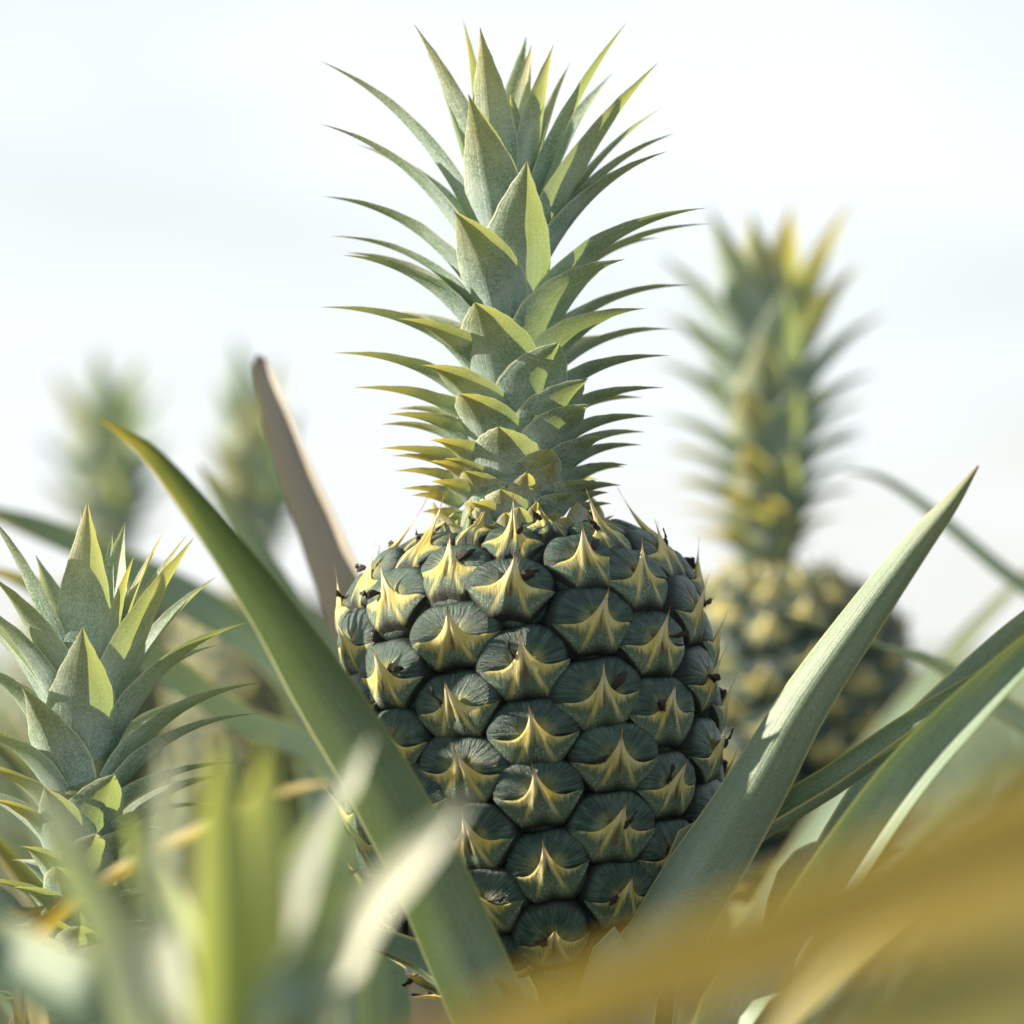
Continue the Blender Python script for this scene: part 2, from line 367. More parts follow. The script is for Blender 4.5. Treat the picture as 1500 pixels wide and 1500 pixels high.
def build_fruit(root, top, tilt, seed=1, ripe=0.0):
    """eyes of the fruit round an axis hanging from 'top' (local to root)"""
    rnd = random.Random(seed)
    rotm = Matrix.Translation(top) @ tilt
    # core
    V, F = [], []; m = 36
    for a, r in PROFILE:
        for j in range(m):
            th = 2 * math.pi * j / m; rr = max(.004, (r - 16) * S); V.append((rr * math.sin(th), -rr * math.cos(th), -a * S))
    for i in range(len(PROFILE) - 1):
        for j in range(m): F.append((i * m + j, (i + 1) * m + j, (i + 1) * m + (j + 1) % m, i * m + (j + 1) % m))
    F.append(tuple(range(m))); F.append(tuple(range(len(PROFILE) * m - 1, (len(PROFILE) - 1) * m - 1, -1)))
    obj('fruit_core', mesh('fruit_core', V, F, M['core']), root, mat4=rotm)
    s_ref = arc_at_a(190)
    for c in range(NC):
        for k in range(-4, 6):
            s = s_ref + (k + (0.0 if c % 2 == 0 else -.46)) * 97 + rnd.uniform(-8, 8)
            if s < 62 or s > ARC[-1] - 50: continue
            a, r = prof(s); n2 = prof_n(s)
            # azimuth 0 faces the camera (-Y)
            ph = 2 * math.pi * c / NC + rnd.uniform(-.05, .05) + .0006 * (s - s_ref) * .3
            N = Vector((n2.x * math.sin(ph), -n2.x * math.cos(ph), n2.y))
            X = Vector((math.cos(ph), math.sin(ph), 0)); Y = N.cross(X)
            N = (N + X * rnd.uniform(-.08, .08) + Y * rnd.uniform(-.06, .10)).normalized()
            ro = rnd.uniform(-.11, .11); X, Y = (X * math.cos(ro) + Y * math.sin(ro)), (Y * math.cos(ro) - X * math.sin(ro)); Y = N.cross(X).normalized(); X = Y.cross(N)
            pos = Vector((r * math.sin(ph), -r * math.cos(ph), -a)) * S
            hx = (2 * math.pi * r / NC) * .64 * S * rnd.uniform(.94, 1.05); hy = 55 * S * rnd.uniform(.94, 1.06); hz = 52 * S * rnd.uniform(.85, 1.12)
            top_row = s < 175
            if top_row: hz *= .8
            mt = Matrix((( X.x * hx, Y.x * hy, N.x * hz, pos.x), (X.y * hx, Y.y * hy, N.y * hz, pos.y), (X.z * hx, Y.z * hy, N.z * hz, pos.z), (0, 0, 0, 1)))
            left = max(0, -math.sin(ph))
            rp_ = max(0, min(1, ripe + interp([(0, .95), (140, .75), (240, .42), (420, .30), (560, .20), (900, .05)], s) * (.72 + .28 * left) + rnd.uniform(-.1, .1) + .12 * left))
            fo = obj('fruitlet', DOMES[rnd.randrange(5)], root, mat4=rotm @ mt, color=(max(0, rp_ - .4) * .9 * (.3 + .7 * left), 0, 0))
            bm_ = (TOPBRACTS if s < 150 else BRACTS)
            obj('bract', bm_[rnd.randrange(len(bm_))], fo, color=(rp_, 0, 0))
            if rnd.random() < .75: obj('dried_flower', DRIED[rnd.randrange(6)], fo)

# ---------------------------------------------------------------- crown
def crown_leaf(root, inv, ax, tip, by, w, reach, D0, back=False, yel=.2, light=0.0, nv=26, rb=46, name='crown_leaf', px=1.0, k2=None, fold=1.0, dry=0.0):
    """tip in photo pixels; reach = how far out it stands from the axis; by = height of its foot (photo pixels)"""
    tx, ty = tip; sc = D0 / FPX
    axx = ax(by); dx = tx - axx
    sn = max(-1, min(1, dx / reach)); cs = math.sqrt(max(0, 1 - sn * sn)) * (-1 if back else 1)
    base_c = P(axx, by, D0)
    fw = reach * cs * sc
    tipw = P(tx, ty, D0 - fw)
    out = Vector((sn, -cs, 0)); base = base_c + out * (rb * sc)
    rise = tipw.z - base.z; d = tipw - base; d.z = 0
    run = max(1e-4, d.length); q = rise / run
    if k2 is None: k2 = max(.56, min(.74 + .34 * abs(sn), 1.12 - .36 * q))
    k1 = .34
    C = base + d * k1 + Vector((0, 0, rise * k2))
    cen, nor, wid, fol = [], [], [], []
    dirh = d.normalized() if d.length > 1e-5 else out
    for i in range(nv):
        t = i / (nv - 1)
        p = base * (1 - t) ** 2 + C * (2 * t * (1 - t)) + tipw * t * t
        T = ((C - base) * (1 - t) + (tipw - C) * t).normalized()
        N = Vector((0, 0, 1)) * T.dot(dirh) - dirh * T.z
        if N.length < 1e-5: N = -dirh
        cen.append(p); nor.append(N.normalized())
        wid.append(interp(CROWN_W, t) * w * 1.22 * sc); fol.append((1.15 - .35 * math.sin(math.pi * t)) * fold)
    cen = [inv @ p for p in cen]
    me = sheet(name, cen, wid, nor, fol, M['crown'], nu=11, wav=.035, seed=random.random() * 50)
    return obj(name, me, root, color=(yel, dry, light))

def crown_axis(x0, y0, x1, y1): return lambda y: x0 + (x1 - x0) * (y - y0) / (y1 - y0)

# ---- the pineapple in focus
top_main = P(754, 778, DF)
main = thing('pineapple_plant', 'large sharp pineapple at the centre with a tall spiky crown and yellow-eyed green fruit', 'pineapple plant', (top_main.x + .012, top_main.y, 0), 'pineapple plants of the field')
minv = Matrix.Translation(-main.location)
tilt_main = Matrix.Rotation(R(-4.6), 4, 'Y')
build_fruit(main, minv @ top_main, tilt_main, seed=3)
axm = crown_axis(757, 775, 740, 300)
# tip x, tip y, foot y, width, reach, back, yellow
LEAVES = [
 (470, 90, 345, 62, 272, 0, .15), (470, 182, 395, 60, 270, 0, .15), (475, 288, 445, 66, 268, 0, .15), (487, 346, 470, 50, 262, 1, .15),
 (503, 374, 505, 66, 246, 0, .2), (606, 35, 275, 54, 150, 0, .3), (678, 28, 250, 40, 82, 1, .35), (703, 40, 285, 66, 110, 0, .5),
 (686, 138, 350, 84, 160, 0, .3), (779, 65, 225, 46, 70, 1, .6), (811, 65, 270, 46, 95, 0, .45), (836, 90, 285, 46, 110, 1, .5),
 (748, 135, 220, 26, 30, 0, .4), (918, 33, 310, 50, 185, 0, .25), (964, 92, 400, 78, 240, 0, .3), (972, 156, 395, 52, 238, 1, .2),
 (977, 222, 415, 64, 242, 0, .25), (772, 236, 470, 100, 190, 0, .2), (665, 310, 480, 96, 190, 0, .3), (1033, 305, 475, 76, 300, 0, .1),
 (1040, 328, 470, 54, 300, 1, .35), (915, 380, 520, 88, 240, 0, .1), (1010, 418, 520, 60, 272, 1, .2), (945, 452, 555, 78, 245, 0, .1),
 (470, 450, 545, 58, 285, 0, .2), (583, 467, 570, 76, 225, 0, .35), (695, 443, 590, 104, 195, 0, .25), (818, 502, 625, 92, 185, 0, .1),
 (985, 482, 560, 56, 246, 1, .15), (980, 521, 592, 60, 236, 0, .1), (490, 517, 600, 58, 266, 0, .35), (617, 535, 625, 76, 205, 0, .4),
 (862, 555, 665, 86, 190, 0, .1), (972, 568, 628, 56, 225, 0, .1), (518, 568, 625, 58, 240, 0, .5), (672, 577, 665, 84, 175, 0, .4),
 (865, 592, 685, 80, 185, 0, .15), (568, 607, 655, 58, 195, 0, .6), (558, 622, 660, 50, 202, 1, .6), (958, 610, 655, 54, 208, 0, .15),
 (730, 625, 715, 90, 150, 0, .35), (630, 645, 695, 62, 165, 0, .7), (945, 633, 672, 50, 192, 1, .15), (940, 652, 690, 50, 186, 0, .2),
 (893, 640, 705, 66, 172, 0, .2), (805, 657, 725, 62, 140, 0, .55), (812, 676, 738, 46, 125, 0, .6), (772, 690, 748, 44, 118, 0, .75),
 (556, 657, 690, 50, 204, 0, .7), (572, 668, 700, 46, 188, 0, .7), (630, 676, 722, 56, 155, 0, .8), (652, 672, 715, 48, 140, 0, .7),
 (578, 690, 715, 46, 180, 0, .8), (632, 706, 738, 54, 150, 0, .8), (588, 716, 735, 44, 168, 0, .85), (602, 726, 748, 48, 158, 0, .95),
 (680, 690, 740, 60, 130, 0, .55), (733, 716, 768, 66, 118, 0, .5), (920, 681, 712, 46, 168, 0, .25), (914, 684, 718, 44, 166, 1, .25),
 (875, 706, 742, 56, 150, 0, .3), (910, 711, 732, 44, 156, 0, .25), (838, 724, 760, 56, 128, 0, .3), (692, 736, 768, 54, 128, 0, .8),
 (618, 750, 764, 44, 142, 0, 1.0), (892, 722, 748, 42, 140, 0, .35), (896, 738, 760, 40, 142, 0, .5),
]
for (tx, ty, by, w, rc, bk, ye) in LEAVES:
    crown_leaf(main, minv, axm, (tx, ty), by, w * (1 + max(0, by - 480) * .0007), rc, DF, bool(bk), ye * (1.25 if tx < 700 else .9), rb=44 + max(0, by - 480) * .17)  # left tips made yellower: the sunlit side is put into their colour
# the crown's far side, spiralling on the same stem
rb_ = random.Random(11)
for i in range(44):
    f = i / 43; by = 765 - 500 * f; rc = interp([(0, 140), (.2, 195), (.45, 262), (.7, 268), (.9, 190), (1, 110)], f) * rb_.uniform(.92, 1.05)
    ang = i * 2.39996; sn, cs = math.sin(ang), math.cos(ang)
    if cs < .12: continue                                    # front leaves are set out above
    rise = interp([(0, 20), (.2, 45), (.45, 100), (.7, 190), (.9, 235), (1, 220)], f)
    crown_leaf(main, minv, axm, (axm(by) + sn * rc, by - rise), by, interp([(0, 46), (.4, 72), (1, 60)], f), rc, DF, True, .5 - .4 * f, nv=18)
# crown stem
def tube(name, pts, radii, mat, m=14):
    V, F = [], []; n = len(pts)
    for i in range(n):
        T = (pts[min(n - 1, i + 1)] - pts[max(0, i - 1)]).normalized(); a = T.orthogonal().normalized(); b = T.cross(a)
        if i and a.dot(prev) < 0: a, b = -a, -b
        prev = a
        for j in range(m):
            th = 2 * math.pi * j / m; V.append(pts[i] + (a * math.cos(th) + b * math.sin(th)) * radii[i])
    for i in range(n - 1):
        for j in range(m): F.append((i * m + j, i * m + (j + 1) % m, (i + 1) * m + (j + 1) % m, (i + 1) * m + j))
    F.append(tuple(range(m - 1, -1, -1))); F.append(tuple(range((n - 1) * m, n * m)))
    return mesh(name, V, F, mat)
stem_pts = [minv @ P(axm(y), y, DF) for y in (800, 740, 640, 520, 400, 300, 235)]
obj('crown_stem', tube('crown_stem', stem_pts, [x * S for x in (70, 62, 52, 47, 42, 30, 6)], M['stalk']), main)
fb = minv @ P(812, 1440, DF)
obj('stalk', tube('stalk', [fb, Vector((fb.x * .7, 0, fb.z * .6)), Vector((0, 0, fb.z * .2)), Vector((0, 0, -.25))], [.018, .016, .02, .03], M['stalk']), main)
# pale pointed bracts crowding the seam between crown and fruit
rs = random.Random(5)
for i in range(40):
    ang = 2 * math.pi * i / 40 + rs.uniform(-.08, .08); rr = rs.uniform(98, 122); by = 792 + rs.uniform(-6, 6)
    sn, cs = math.sin(ang), math.cos(ang); rc = rr + rs.uniform(-10, 26)
    crown_leaf(main, minv, axm, (axm(by) + sn * rc, by - rs.uniform(28, 62)), by, rs.uniform(26, 42), rc, DF, cs < 0, rs.uniform(.55, .95), light=rs.uniform(.1, .5), nv=12, rb=rr, name='collar_bract', k2=.8)
MAIN_FRUIT = list(main.children)

# ---------------------------------------------------------------- long leaves
def catmull(pts, n):
    out = []; m = len(pts)
    for i in range(n):
        f = i / (n - 1) * (m - 1); k = min(m - 2, int(f)); t = f - k
        p0, p1, p2, p3 = pts[max(0, k - 1)], pts[k], pts[k + 1], pts[min(m - 1, k + 2)]
        out.append(.5 * ((2 * p1) + (p2 - p0) * t + (2 * p0 - 5 * p1 + 4 * p2 - p3) * t * t + (3 * p1 - p0 - 3 * p2 + p3) * t ** 3))
    return out
def blade(root, pts, hint, fold=.9, color=(0, 0, 0), mat='blade', name='leaf', n=46, wav=.02, foot=None):
    """pts from the foot up to the tip: (px, py, distance, width px at that distance)"""
    w4 = [Vector((*P(a, b, D), 0)) for a, b, D, w in pts]
    inv = Matrix.Translation(-root.location)
    P3 = [inv @ P(a, b, D) for a, b, D, w in pts]; W = [w / FPX * D for a, b, D, w in pts]
    if foot is None: foot = Vector((0, 0, .03))
    if foot is not False:
        P3 = [foot, (foot * .45 + P3[0] * .55)] + P3; W = [W[0] * 1.0, W[0] * 1.0] + W
    c = catmull(P3, n); Wv = catmull([Vector((w, 0, 0)) for w in W], n)
    h = Vector(hint)
    fo = [fold * (1.0 + .25 * (i / n)) for i in range(n)]
    me = sheet(name, c, [max(.0006, v.x) for v in Wv], [h] * n, fo, M[mat], nu=15, wav=wav, seed=random.random() * 40)
    return obj(name, me, root, color=color)

CAMV = (0, -1, 0)
# broad leaf crossing in front on the left, its channel open to the camera
blade(main, [(775, 1600, 1.36, 175), (714, 1500, 1.36, 174), (668, 1400, 1.36, 172), (624, 1300, 1.355, 170), (572, 1200, 1.35, 165), (515, 1100, 1.345, 158), (452, 1000, 1.34, 146), (390, 900, 1.33, 118), (330, 812, 1.32, 92), (275, 738, 1.31, 72), (213, 664, 1.30, 46), (146, 614, 1.29, 6)],
      (.22, -1, .2), 1.4, (1.0, 0, 0))
# broad leaf on the right, its rounded back toward the camera
blade(main, [(880, 1540, 1.43, 150), (950, 1400, 1.43, 142), (1005, 1305, 1.428, 136), (1040, 1250, 1.426, 130), (1105, 1145, 1.423, 114), (1172, 1030, 1.418, 96), (1262, 902, 1.412, 76), (1337, 802, 1.405, 55), (1390, 738, 1.40, 33), (1433, 682, 1.395, 4)],
      (.55, 1, .25), .95, (.15, 0, .1))
# withered brown leaf behind on the left
blade(main, [(640, 1250, 1.66, 130), (570, 1010, 1.68, 120), (505, 850, 1.69, 104), (468, 760, 1.70, 90), (432, 670, 1.71, 74), (404, 590, 1.72, 58), (385, 535, 1.73, 36), (377, 520, 1.73, 10)],
      (-.30, -.9, .1), 1.25, (0, .9, .3), wav=.06)
# folded yellow-edged leaf rising to the right
blade(main, [(1000, 1340, 1.44, 96), (1100, 1240, 1.44, 100), (1235, 1155, 1.43, 96), (1350, 1072, 1.42, 84), (1440, 1010, 1.415, 64), (1500, 968, 1.41, 40), (1545, 935, 1.41, 4)],
      (-.35, -.62, 1), 1.5, (.5, 0, 0))
# low leaf behind the big left one
blade(main, [(740, 1520, 1.44, 130), (640, 1440, 1.44, 120), (560, 1395, 1.43, 90), (505, 1385, 1.42, 50), (470, 1390, 1.41, 5)], (.2, -.5, 1), .8, (.2, 0, 0))
print('main built')

# generic rosette leaves, shared meshes
def rosette_mesh(k):
    r = random.Random(200 + k); L = r.uniform(.62, .8); W = r.uniform(.040, .052); th0 = R(r.uniform(62, 74)); bend = R(r.uniform(35, 70)); n = 22
    c, nn, wd, fo = [], [], [], []; p = Vector((.03, 0, 0)); 
    for i in range(n):
        t = i / (n - 1); th = th0 - bend * t ** 1.6
        c.append(p.copy()); nn.append(Vector((-math.sin(th), 0, math.cos(th)))); wd.append(W * interp(BLADE_W, t)); fo.append(.95)
        p += Vector((math.cos(th), 0, math.sin(th))) * (L / (n - 1))
    return sheet('leaf', c, wd, nn, fo, M['blade'], nu=9, wav=.03, seed=k)
RLEAF = [rosette_mesh(k) for k in range(7)]
def rosette(root, n, seed, lo=0, hi=360, scale=1.0, elev=(0.0, 20.0)):
    r = random.Random(seed)
    for i in range(n):
        a = lo + (hi - lo) * ((i * .618034) % 1.0); s = scale * r.uniform(.82, 1.08)
        o = obj('leaf', RLEAF[r.randrange(7)], root, (0, 0, .02 + .10 * i / n), (r.uniform(-.1, .1), R(-r.uniform(*elev) + 10), R(a)), color=(r.uniform(.05, .5), 0.7 if r.random() < .02 else 0, r.uniform(0, .15)))
        o.scale = (s, s, s)
rosette(main, 16, 21, 15, 165, .80, (-14, 6))
rosette(main, 7, 22, 190, 350, .62, (-30, -12))

def copy_fruit(root, at_world, scale, rz, tilt=(0, 0)):
    """the same kind of fruit on another plant: its pieces copied, turned and scaled"""
    src = minv @ top_main
    mt = Matrix.Translation(at_world - root.location) @ Matrix.Rotation(tilt[0], 4, 'X') @ Matrix.Rotation(tilt[1], 4, 'Y') @ Matrix.Rotation(rz, 4, 'Z') @ Matrix.Diagonal((scale, scale, scale, 1)) @ Matrix.Translation(-src)
    for o in MAIN_FRUIT:
        if o.name.split('.')[0] not in ('fruit_core', 'fruitlet', 'collar_bract'): continue
        c = o.copy(); COL.objects.link(c); c.parent = root; c.matrix_basis = mt @ o.matrix_basis
        for g in o.children:
            d = g.copy(); COL.objects.link(d); d.parent = c
    b = mt @ fb
    obj('stalk', tube('stalk', [b, b * .5, Vector((0, 0, -.2))], [.018, .018, .028], M['stalk']), root)
def bearing_plant(px, py, D, scale, rz, label, seed, crown, axis, kw, n=16, lean=(0, 0), rscale=.85):
    w = P(px, py, D); r = thing('pineapple_plant', label, 'pineapple plant', (w.x, w.y, 0), 'pineapple plants of the field')
    inv = Matrix.Translation(-r.location); copy_fruit(r, w, scale, rz, lean); rosette(r, n, seed, 0, 360, rscale)
    rr = random.Random(seed); y0 = max(c[2] for c in crown); y1 = min(c[2] for c in crown)
    for (tx, ty, by, wd, rc, bk, ye) in crown:
        crown_leaf(r, inv, axis, (tx, ty), by, wd * (1.35 if D > 3 else 1.15), rc, D, bool(bk), ye, nv=16, rb=kw * .22)
    for i in range(26):                                     # small basal leaves and the far side
        f = i / 25; by = y0 - (y0 - y1) * f * .9; ang = i * 2.39996; sn, cs = math.sin(ang), math.cos(ang)
        rc = kw * interp([(0, .62), (.4, 1.0), (1, .8)], f)
        if f > .35 and cs < .1: continue
        crown_leaf(r, inv, axis, (axis(by) + sn * rc, by - kw * interp([(0, .15), (.5, .5), (1, 1.0)], f)), by, kw * .32, rc, D, cs > 0, .7 * (1 - f), nv=14, rb=kw * .24)
    obj('crown_stem', tube('crown_stem', [inv @ P(axis(y), y, D) for y in (y0 + 14, (y0 + y1) / 2, y1 - 6)], [kw * .28 * D / FPX, kw * .2 * D / FPX, kw * .05 * D / FPX], M['stalk']), r)
    return r
BGR = [(1036, 300, 540, 64, 140, 0, .2), (1100, 308, 560, 84, 75, 0, .45), (1160, 296, 540, 74, 75, 0, .85), (1250, 292, 555, 60, 165, 0, .8), (1262, 385, 590, 70, 180, 0, .7), (1298, 458, 640, 66, 190, 0, .1),
 (962, 372, 560, 62, 170, 0, .2), (968, 462, 610, 66, 175, 0, .25), (958, 530, 660, 56, 178, 0, .3), (1116, 490, 680, 90, 110, 0, .35), (1150, 420, 640, 90, 140, 0, .1), (1285, 545, 680, 56, 185, 0, .1), (1280, 585, 705, 50, 180, 1, .1),
 (962, 610, 705, 54, 172, 0, .4), (975, 660, 735, 50, 165, 0, .5), (1272, 625, 735, 48, 172, 0, .1), (1085, 560, 720, 76, 120, 0, .6), (1170, 560, 730, 74, 130, 0, .1), (1262, 672, 765, 46, 160, 0, .15), (980, 705, 765, 46, 158, 0, .7),
 (1250, 712, 790, 44, 150, 0, .2), (990, 745, 795, 44, 150, 0, .9), (1090, 650, 770, 66, 115, 0, .8), (1160, 660, 780, 62, 120, 0, .3), (1005, 780, 822, 42, 138, 0, 1.0), (1060, 720, 800, 56, 115, 0, 1.0), (1130, 730, 812, 56, 110, 0, .9), (1235, 755, 815, 42, 138, 0, .3), (1040, 775, 830, 48, 118, 0, 1.0), (1180, 750, 820, 52, 118, 0, .4)]
bearing_plant(1146, 850, 2.27, 1.05, 2.2, 'blurred pineapple with tall crown and fruit standing behind the sharp one, on its right', 31, BGR, crown_axis(1122, 840, 1120, 500), 160, lean=(0, R(-2)), rscale=.62)
BGL = [(142, 505, 690, 44, 60, 0, .1), (208, 520, 690, 40, 95, 0, .1), (76, 545, 720, 56, 110, 0, .55), (246, 566, 720, 40, 125, 1, .1), (44, 640, 760, 46, 130, 0, .3), (262, 640, 760, 44, 130, 0, .1), (130, 600, 760, 70, 90, 0, .2), (185, 620, 775, 66, 100, 0, .1), (52, 700, 800, 44, 125, 0, .4), (256, 700, 800, 40, 120, 0, .1), (150, 680, 820, 60, 90, 0, .3)]
bearing_plant(160, 868, 3.4, 1.0, 4.0, 'very blurred pineapple crown at far left, behind the young sharp crown', 32, BGL, crown_axis(160, 868, 160, 500), 105, rscale=.98)
BGM = [(344, 492, 700, 50, 60, 0, .1), (318, 560, 720, 50, 90, 0, .2), (412, 520, 710, 46, 90, 1, .1), (300, 640, 760, 56, 110, 0, .6), (440, 600, 750, 50, 110, 0, .1), (372, 580, 770, 70, 80, 0, .45), (415, 660, 800, 60, 95, 0, .0), (290, 700, 810, 50, 115, 0, .4), (462, 690, 810, 46, 115, 0, .1), (340, 680, 820, 60, 90, 0, .5)]
bearing_plant(375, 880, 3.15, 1.0, 1.1, 'very blurred pineapple crown just left of the withered brown leaf', 33, BGM, crown_axis(375, 880, 370, 500), 100, rscale=.98)

# ---- younger pineapple on the left, its crown in focus
DL = 1.46
lw = P(108, 1345, DL)
left = thing('pineapple_plant', 'young pineapple at the left edge, its sharp grey-green crown of broad pointed leaves in focus', 'pineapple plant', (lw.x, lw.y, 0), 'pineapple plants of the field')
linv = Matrix.Translation(-left.location)
axl = crown_axis(116, 1400, 130, 900)
LLEAVES = [
 (128, 733, 985, 76, 70, 0, .45), (112, 788, 960, 30, 50, 1, .6), (119, 742, 960, 34, 40, 1, .6), (165, 778, 965, 40, 60, 1, .1), (196, 815, 960, 32, 75, 0, .7),
 (240, 780, 985, 40, 125, 1, .7), (284, 788, 1065, 84, 185, 0, .45), (274, 784, 1010, 50, 165, 1, .4), (-22, 745, 990, 56, 165, 0, .2), (-15, 842, 1030, 66, 190, 0, .35),
 (-40, 880, 1060, 64, 190, 0, .2), (121, 918, 1130, 104, 150, 0, .25), (362, 912, 1110, 66, 260, 0, .3), (318, 945, 1090, 56, 220, 1, .2), (386, 1000, 1160, 70, 272, 0, .2),
 (381, 1045, 1180, 58, 272, 0, .1), (31, 1004, 1170, 96, 150, 0, .25), (-60, 965, 1120, 66, 210, 0, .2), (168, 1134, 1255, 92, 150, 0, .15), (64, 1152, 1275, 82, 145, 0, .25),
 (361, 1117, 1205, 54, 255, 0, .1), (322, 1178, 1235, 52, 220, 0, .15), (240, 1214, 1275, 60, 180, 0, .2), (140, 1221, 1315, 84, 130, 0, .2), (-70, 1060, 1180, 70, 220, 0, .25),
 (-40, 1120, 1220, 66, 190, 0, .6), (-20, 1170, 1260, 60, 170, 0, .8), (30, 1240, 1310, 66, 140, 0, .4), (250, 1260, 1310, 50, 165, 0, .3), (80, 1270, 1335, 66, 120, 0, .3),
 (175, 1290, 1360, 70, 130, 0, .2), (20, 1300, 1360, 64, 150, 0, .3), (110, 1315, 1385, 76, 125, 0, .3), (240, 1310, 1355, 52, 160, 0, .3), (-30, 1290, 1345, 56, 170, 0, .5), (60, 1345, 1410, 66, 120, 0, .4), (160, 1350, 1412, 64, 120, 0, .4), (215, 1350, 1395, 50, 140, 0, .4), (0, 1350, 1400, 50, 140, 0, .5),
]
for (tx, ty, by, w, rc, bk, ye) in LLEAVES:
    crown_leaf(left, linv, axl, (tx, ty), by, w, rc, DL, bool(bk), ye, rb=42)
rb_ = random.Random(12)
for i in range(30):
    f = i / 29; by = 1400 - 415 * f; rc = interp([(0, 150), (.4, 240), (.8, 230), (1, 120)], f); ang = i * 2.39996
    sn, cs = math.sin(ang), math.cos(ang)
    if cs < .1: continue
    crown_leaf(left, linv, axl, (axl(by) + sn * rc, by - interp([(0, 40), (.4, 110), (.8, 210), (1, 220)], f)), by, 66, rc, DL, True, .2, nv=18)
for i in range(34):
    by = 1405 + 3.4 * i; ang = i * 2.39996; sn, cs = math.sin(ang), math.cos(ang); rc = 165 - i * 1.2
    crown_leaf(left, linv, axl, (axl(by) + sn * rc, by - 48), by, 58, rc, DL, cs < 0, .3, nv=14, rb=52)
obj('crown_stem', tube('crown_stem', [linv @ P(axl(y), y, DL) for y in (1535, 1250, 1120, 1000, 940)], [x * DL / FPX for x in (66, 55, 46, 34, 5)], M['stalk']), left)
build_fruit(left, linv @ P(114, 1530, DL), Matrix.Diagonal((.82, .82, .82, 1)), seed=8)
obj('stalk', tube('stalk', [linv @ P(114, 2040, DL), Vector((0, 0, -.25))], [.018, .028], M['stalk']), left)
rosette(left, 14, 41, 20, 200, .78, (-14, 2))
# leaves of this plant
blade(left, [(60, 1500, 1.36, 90), (30, 1420, 1.33, 90), (120, 1320, 1.24, 78), (250, 1245, 1.20, 60), (370, 1185, 1.18, 44), (440, 1158, 1.17, 28), (486, 1148, 1.16, 5)], (-.2, -.5, 1), .8, (.7, 0, .2), mat='old')
blade(left, [(-160, 1560, 1.40, 120), (-110, 1400, 1.40, 110), (-30, 1330, 1.40, 84), (30, 1345, 1.40, 40), (65, 1328, 1.40, 5)], (.3, -.8, .6), .8, (.8, 0, 0))

# ---- leaves reaching in from the plants behind, on the left
def leafy(px, D, label, seed, n=14, scale=.8, elev=(-10, 14), lo=0, hi=360, name='pineapple_plant'):
    w = P(px, 1400, D)
    r = thing('pineapple_plant', label, 'pineapple plant', (w.x, w.y, 0), 'pineapple plants of the field')
    rosette(r, n, seed, lo, hi, scale, elev); return r
midl = leafy(640, 1.95, 'fruitless plant with arching yellow-edged leaves between the young crown and the sharp fruit', 51, 16, .96, (2, 20), 20, 340)
blade(midl, [(560, 1300, 1.86, 110), (470, 1130, 1.84, 105), (360, 1075, 1.82, 100), (250, 1000, 1.80, 90), (110, 905, 1.79, 66), (20, 852, 1.78, 36), (-40, 830, 1.77, 4)], (-.1, -.75, 1), .75, (.55, 0, 0))
blade(midl, [(580, 1200, 1.98, 110), (430, 1010, 1.97, 104), (330, 925, 1.96, 96), (200, 850, 1.96, 84), (60, 785, 1.95, 62), (-60, 735, 1.95, 6)], (-.1, -.75, 1), .75, (.6, 0, 0))
blade(midl, [(590, 1250, 1.9, 90), (500, 1010, 1.9, 84), (420, 900, 1.9, 70), (340, 760, 1.9, 44), (290, 680, 1.9, 5)], (.4, -.8, .5), .8, (.3, 0, .2))

# ---- right side: plant whose leaves sweep up to the right edge
rightp = leafy(1060, 1.62, 'plant with crossing green straps and a dry-tipped leaf at the right edge', 52, 8, .5, (-25, -8), 20, 160)
blade(rightp, [(1060, 1600, 1.37, 130), (1155, 1420, 1.37, 130), (1255, 1265, 1.365, 126), (1345, 1140, 1.36, 112), (1435, 1040, 1.355, 94), (1530, 945, 1.35, 66), (1630, 850, 1.34, 5)], (-.75, -1, .35), 1.15, (.3, 0, 0))
blade(rightp, [(1150, 1400, 1.5, 80), (1230, 1250, 1.5, 84), (1320, 1110, 1.5, 82), (1420, 1005, 1.5, 74), (1520, 910, 1.5, 56), (1610, 830, 1.5, 5)], (-.5, .8, .6), 1.0, (.2, 0, 0))
rfar = leafy(1900, 1.95, 'plant beyond the right edge sending thin arching leaves into view', 53, 8, .55, (-25, -8), 0, 360)
blade(rfar, [(1760, 1300, 1.80, 100), (1600, 1130, 1.79, 100), (1490, 1065, 1.78, 92), (1410, 1010, 1.77, 76), (1350, 968, 1.76, 44), (1300, 952, 1.75, 16), (1180, 912, 1.74, 10), (1030, 872, 1.73, 3)], (0, -.6, 1), .8, (.55, .12, 0))
blade(rfar, [(1700, 1050, 2.0, 60), (1560, 915, 2.0, 52), (1460, 838, 2.0, 40), (1360, 752, 2.0, 30), (1290, 704, 2.0, 22), (1235, 690, 2.0, 5)], (-.2, .4, 1), .9, (.15, 0, 0))

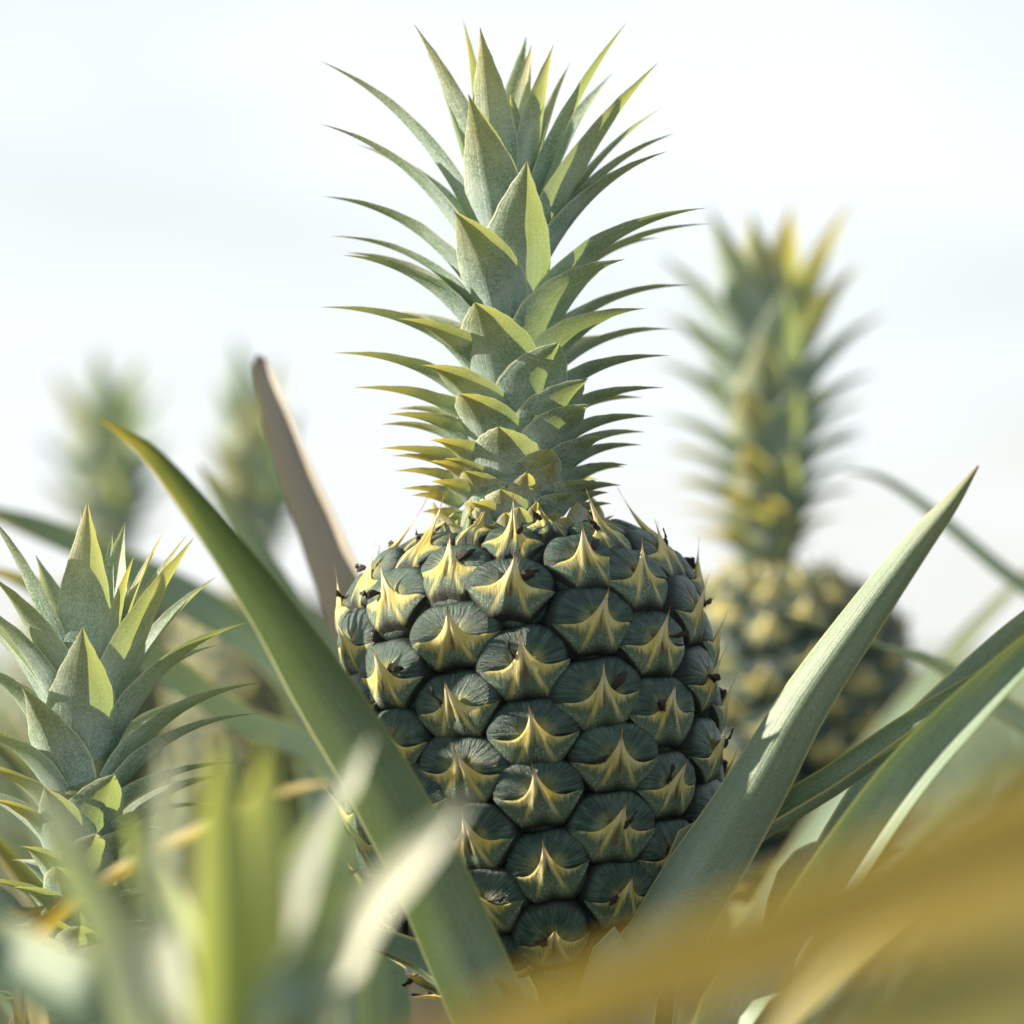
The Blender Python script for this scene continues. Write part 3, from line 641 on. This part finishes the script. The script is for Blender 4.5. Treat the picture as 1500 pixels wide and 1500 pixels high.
# ---- blurred plants right in front of the lens
DG = 0.92
g0 = P(330, 1640, DG)
front = thing('pineapple_plant', 'very blurred pale lime crown close to the camera at the lower left', 'pineapple plant', (g0.x, g0.y, 0), 'pineapple plants of the field')
fo_ = inv_f = Matrix.Translation(-front.location) @ g0
GL = [  # tip, mid, width, colour (sunlight put into the pale ones), distance of tip, hint, material
 ((50, 1140), (185, 1370), 110, (0, 0, 1.1), .90, (-.6, -1, .3), 'crown'), ((245, 1085), (250, 1340), 100, (0, 0, 1.2), .88, (-.9, -.8, .1), 'crown'), ((322, 1070), (325, 1330), 105, (.2, 0, 0), .93, (.3, -1, .2), 'sunlit_fresh'),
 ((392, 1075), (375, 1340), 105, (.2, 0, .1), .95, (.3, -1, .1), 'sunlit_fresh'), ((545, 1080), (450, 1320), 105, (0, 0, 1.2), .98, (-.8, -.8, .2), 'crown'), ((690, 1165), (525, 1370), 112, (0, 0, 1.4), .89, (-.5, -1, .4), 'crown'),
 ((520, 1200), (430, 1400), 120, (0, 0, 0), .88, (.6, -1, .3), 'crown'), ((-120, 1330), (110, 1470), 150, (0, 0, .1), .96, (-.2, -.8, .8), 'blade'), ((180, 1180), (270, 1420), 90, (0, 0, .3), 1.02, (.2, -1, .2), 'sunlit_fresh'),
 ((470, 1180), (400, 1400), 90, (.0, 0, .2), 1.03, (-.2, -1, .2), 'sunlit_fresh')]
for tp, md, w, colr, dt, hint, mt_ in GL:
    blade(front, [(330 + (md[0] - 330) * .35, 1600, DG, w), (330 + (md[0] - 330) * .7, 1500, (DG + dt) / 2, w * 1.05), (md[0], md[1], (DG + dt) / 2, w), ((md[0] * .42 + tp[0] * .58), md[1] * .42 + tp[1] * .58, dt, w * .7), (*tp, dt, 3)],
          hint, .85, colr, mat=mt_, foot=fo_ + Vector((0, 0, -.02)), name='crown_leaf', n=30)
obj('stalk', tube('stalk', [fo_ + Vector((0, 0, .0)), Vector((0, 0, -.2))], [.016, .03], M['stalk']), front)
rosette(front, 8, 61, 200, 340, .42, (-30, -10))
g1 = P(3300, 1500, .86)
frontr = thing('pineapple_plant', 'out-of-focus yellowing leaves sweeping across the lower right close to the camera', 'pineapple plant', (g1.x, g1.y, 0), 'pineapple plants of the field')
blade(frontr, [(2600, 1330, .74, 200), (2320, 1170, .69, 225), (2000, 1150, .66, 230), (1700, 1195, .64, 225), (1450, 1270, .63, 215), (1180, 1375, .62, 195), (930, 1465, .61, 165), (700, 1535, .60, 120), (480, 1600, .60, 5)], (-.2, -.9, .8), .6, (.9, 0, 0), mat='old')
blade(frontr, [(2650, 1600, .72, 270), (2350, 1380, .66, 320), (2000, 1330, .62, 330), (1700, 1390, .60, 320), (1500, 1450, .58, 300), (1300, 1550, .57, 240), (1120, 1660, .57, 120), (1020, 1740, .57, 5)], (-.2, -.9, .8), .6, (.1, 0, 0), mat='old')
blade(frontr, [(2450, 1000, 1.08, 110), (2250, 940, 1.1, 118), (2050, 1000, 1.1, 120), (1750, 1110, 1.1, 120), (1450, 1260, 1.1, 120), (1250, 1400, 1.1, 110), (1130, 1520, 1.1, 60), (1080, 1600, 1.1, 5)], (-.3, -.8, 1), .8, (.3, 0, .2), mat='old')


# ---- field behind
rf = random.Random(77); spots = []
FLAB = ['leafy fruitless pineapple plant, one of the blurred row of the field behind']
for row, D in enumerate((2.7, 3.5, 4.4, 5.5, 6.9, 8.6, 10.8, 13.5)):
    half = D * .125 + (.9 if D < 6 else .5); n = int(2 * half / (.62 + .03 * D)) + 1
    for i in range(n):
        x = -half + (i + .5) * 2 * half / n + rf.uniform(-.12, .12)
        q = P(0, 1000, D); y = q.y + rf.uniform(-.15, .15)
        r = thing('pineapple_plant', FLAB[0], 'pineapple plant', (x, y, 0), 'leafy plants of the field rows')
        rosette(r, 13, 300 + row * 20 + i, 0, 360, rf.uniform(.72, .86) * (1 if D < 3 else 1.18), (-6, 12))
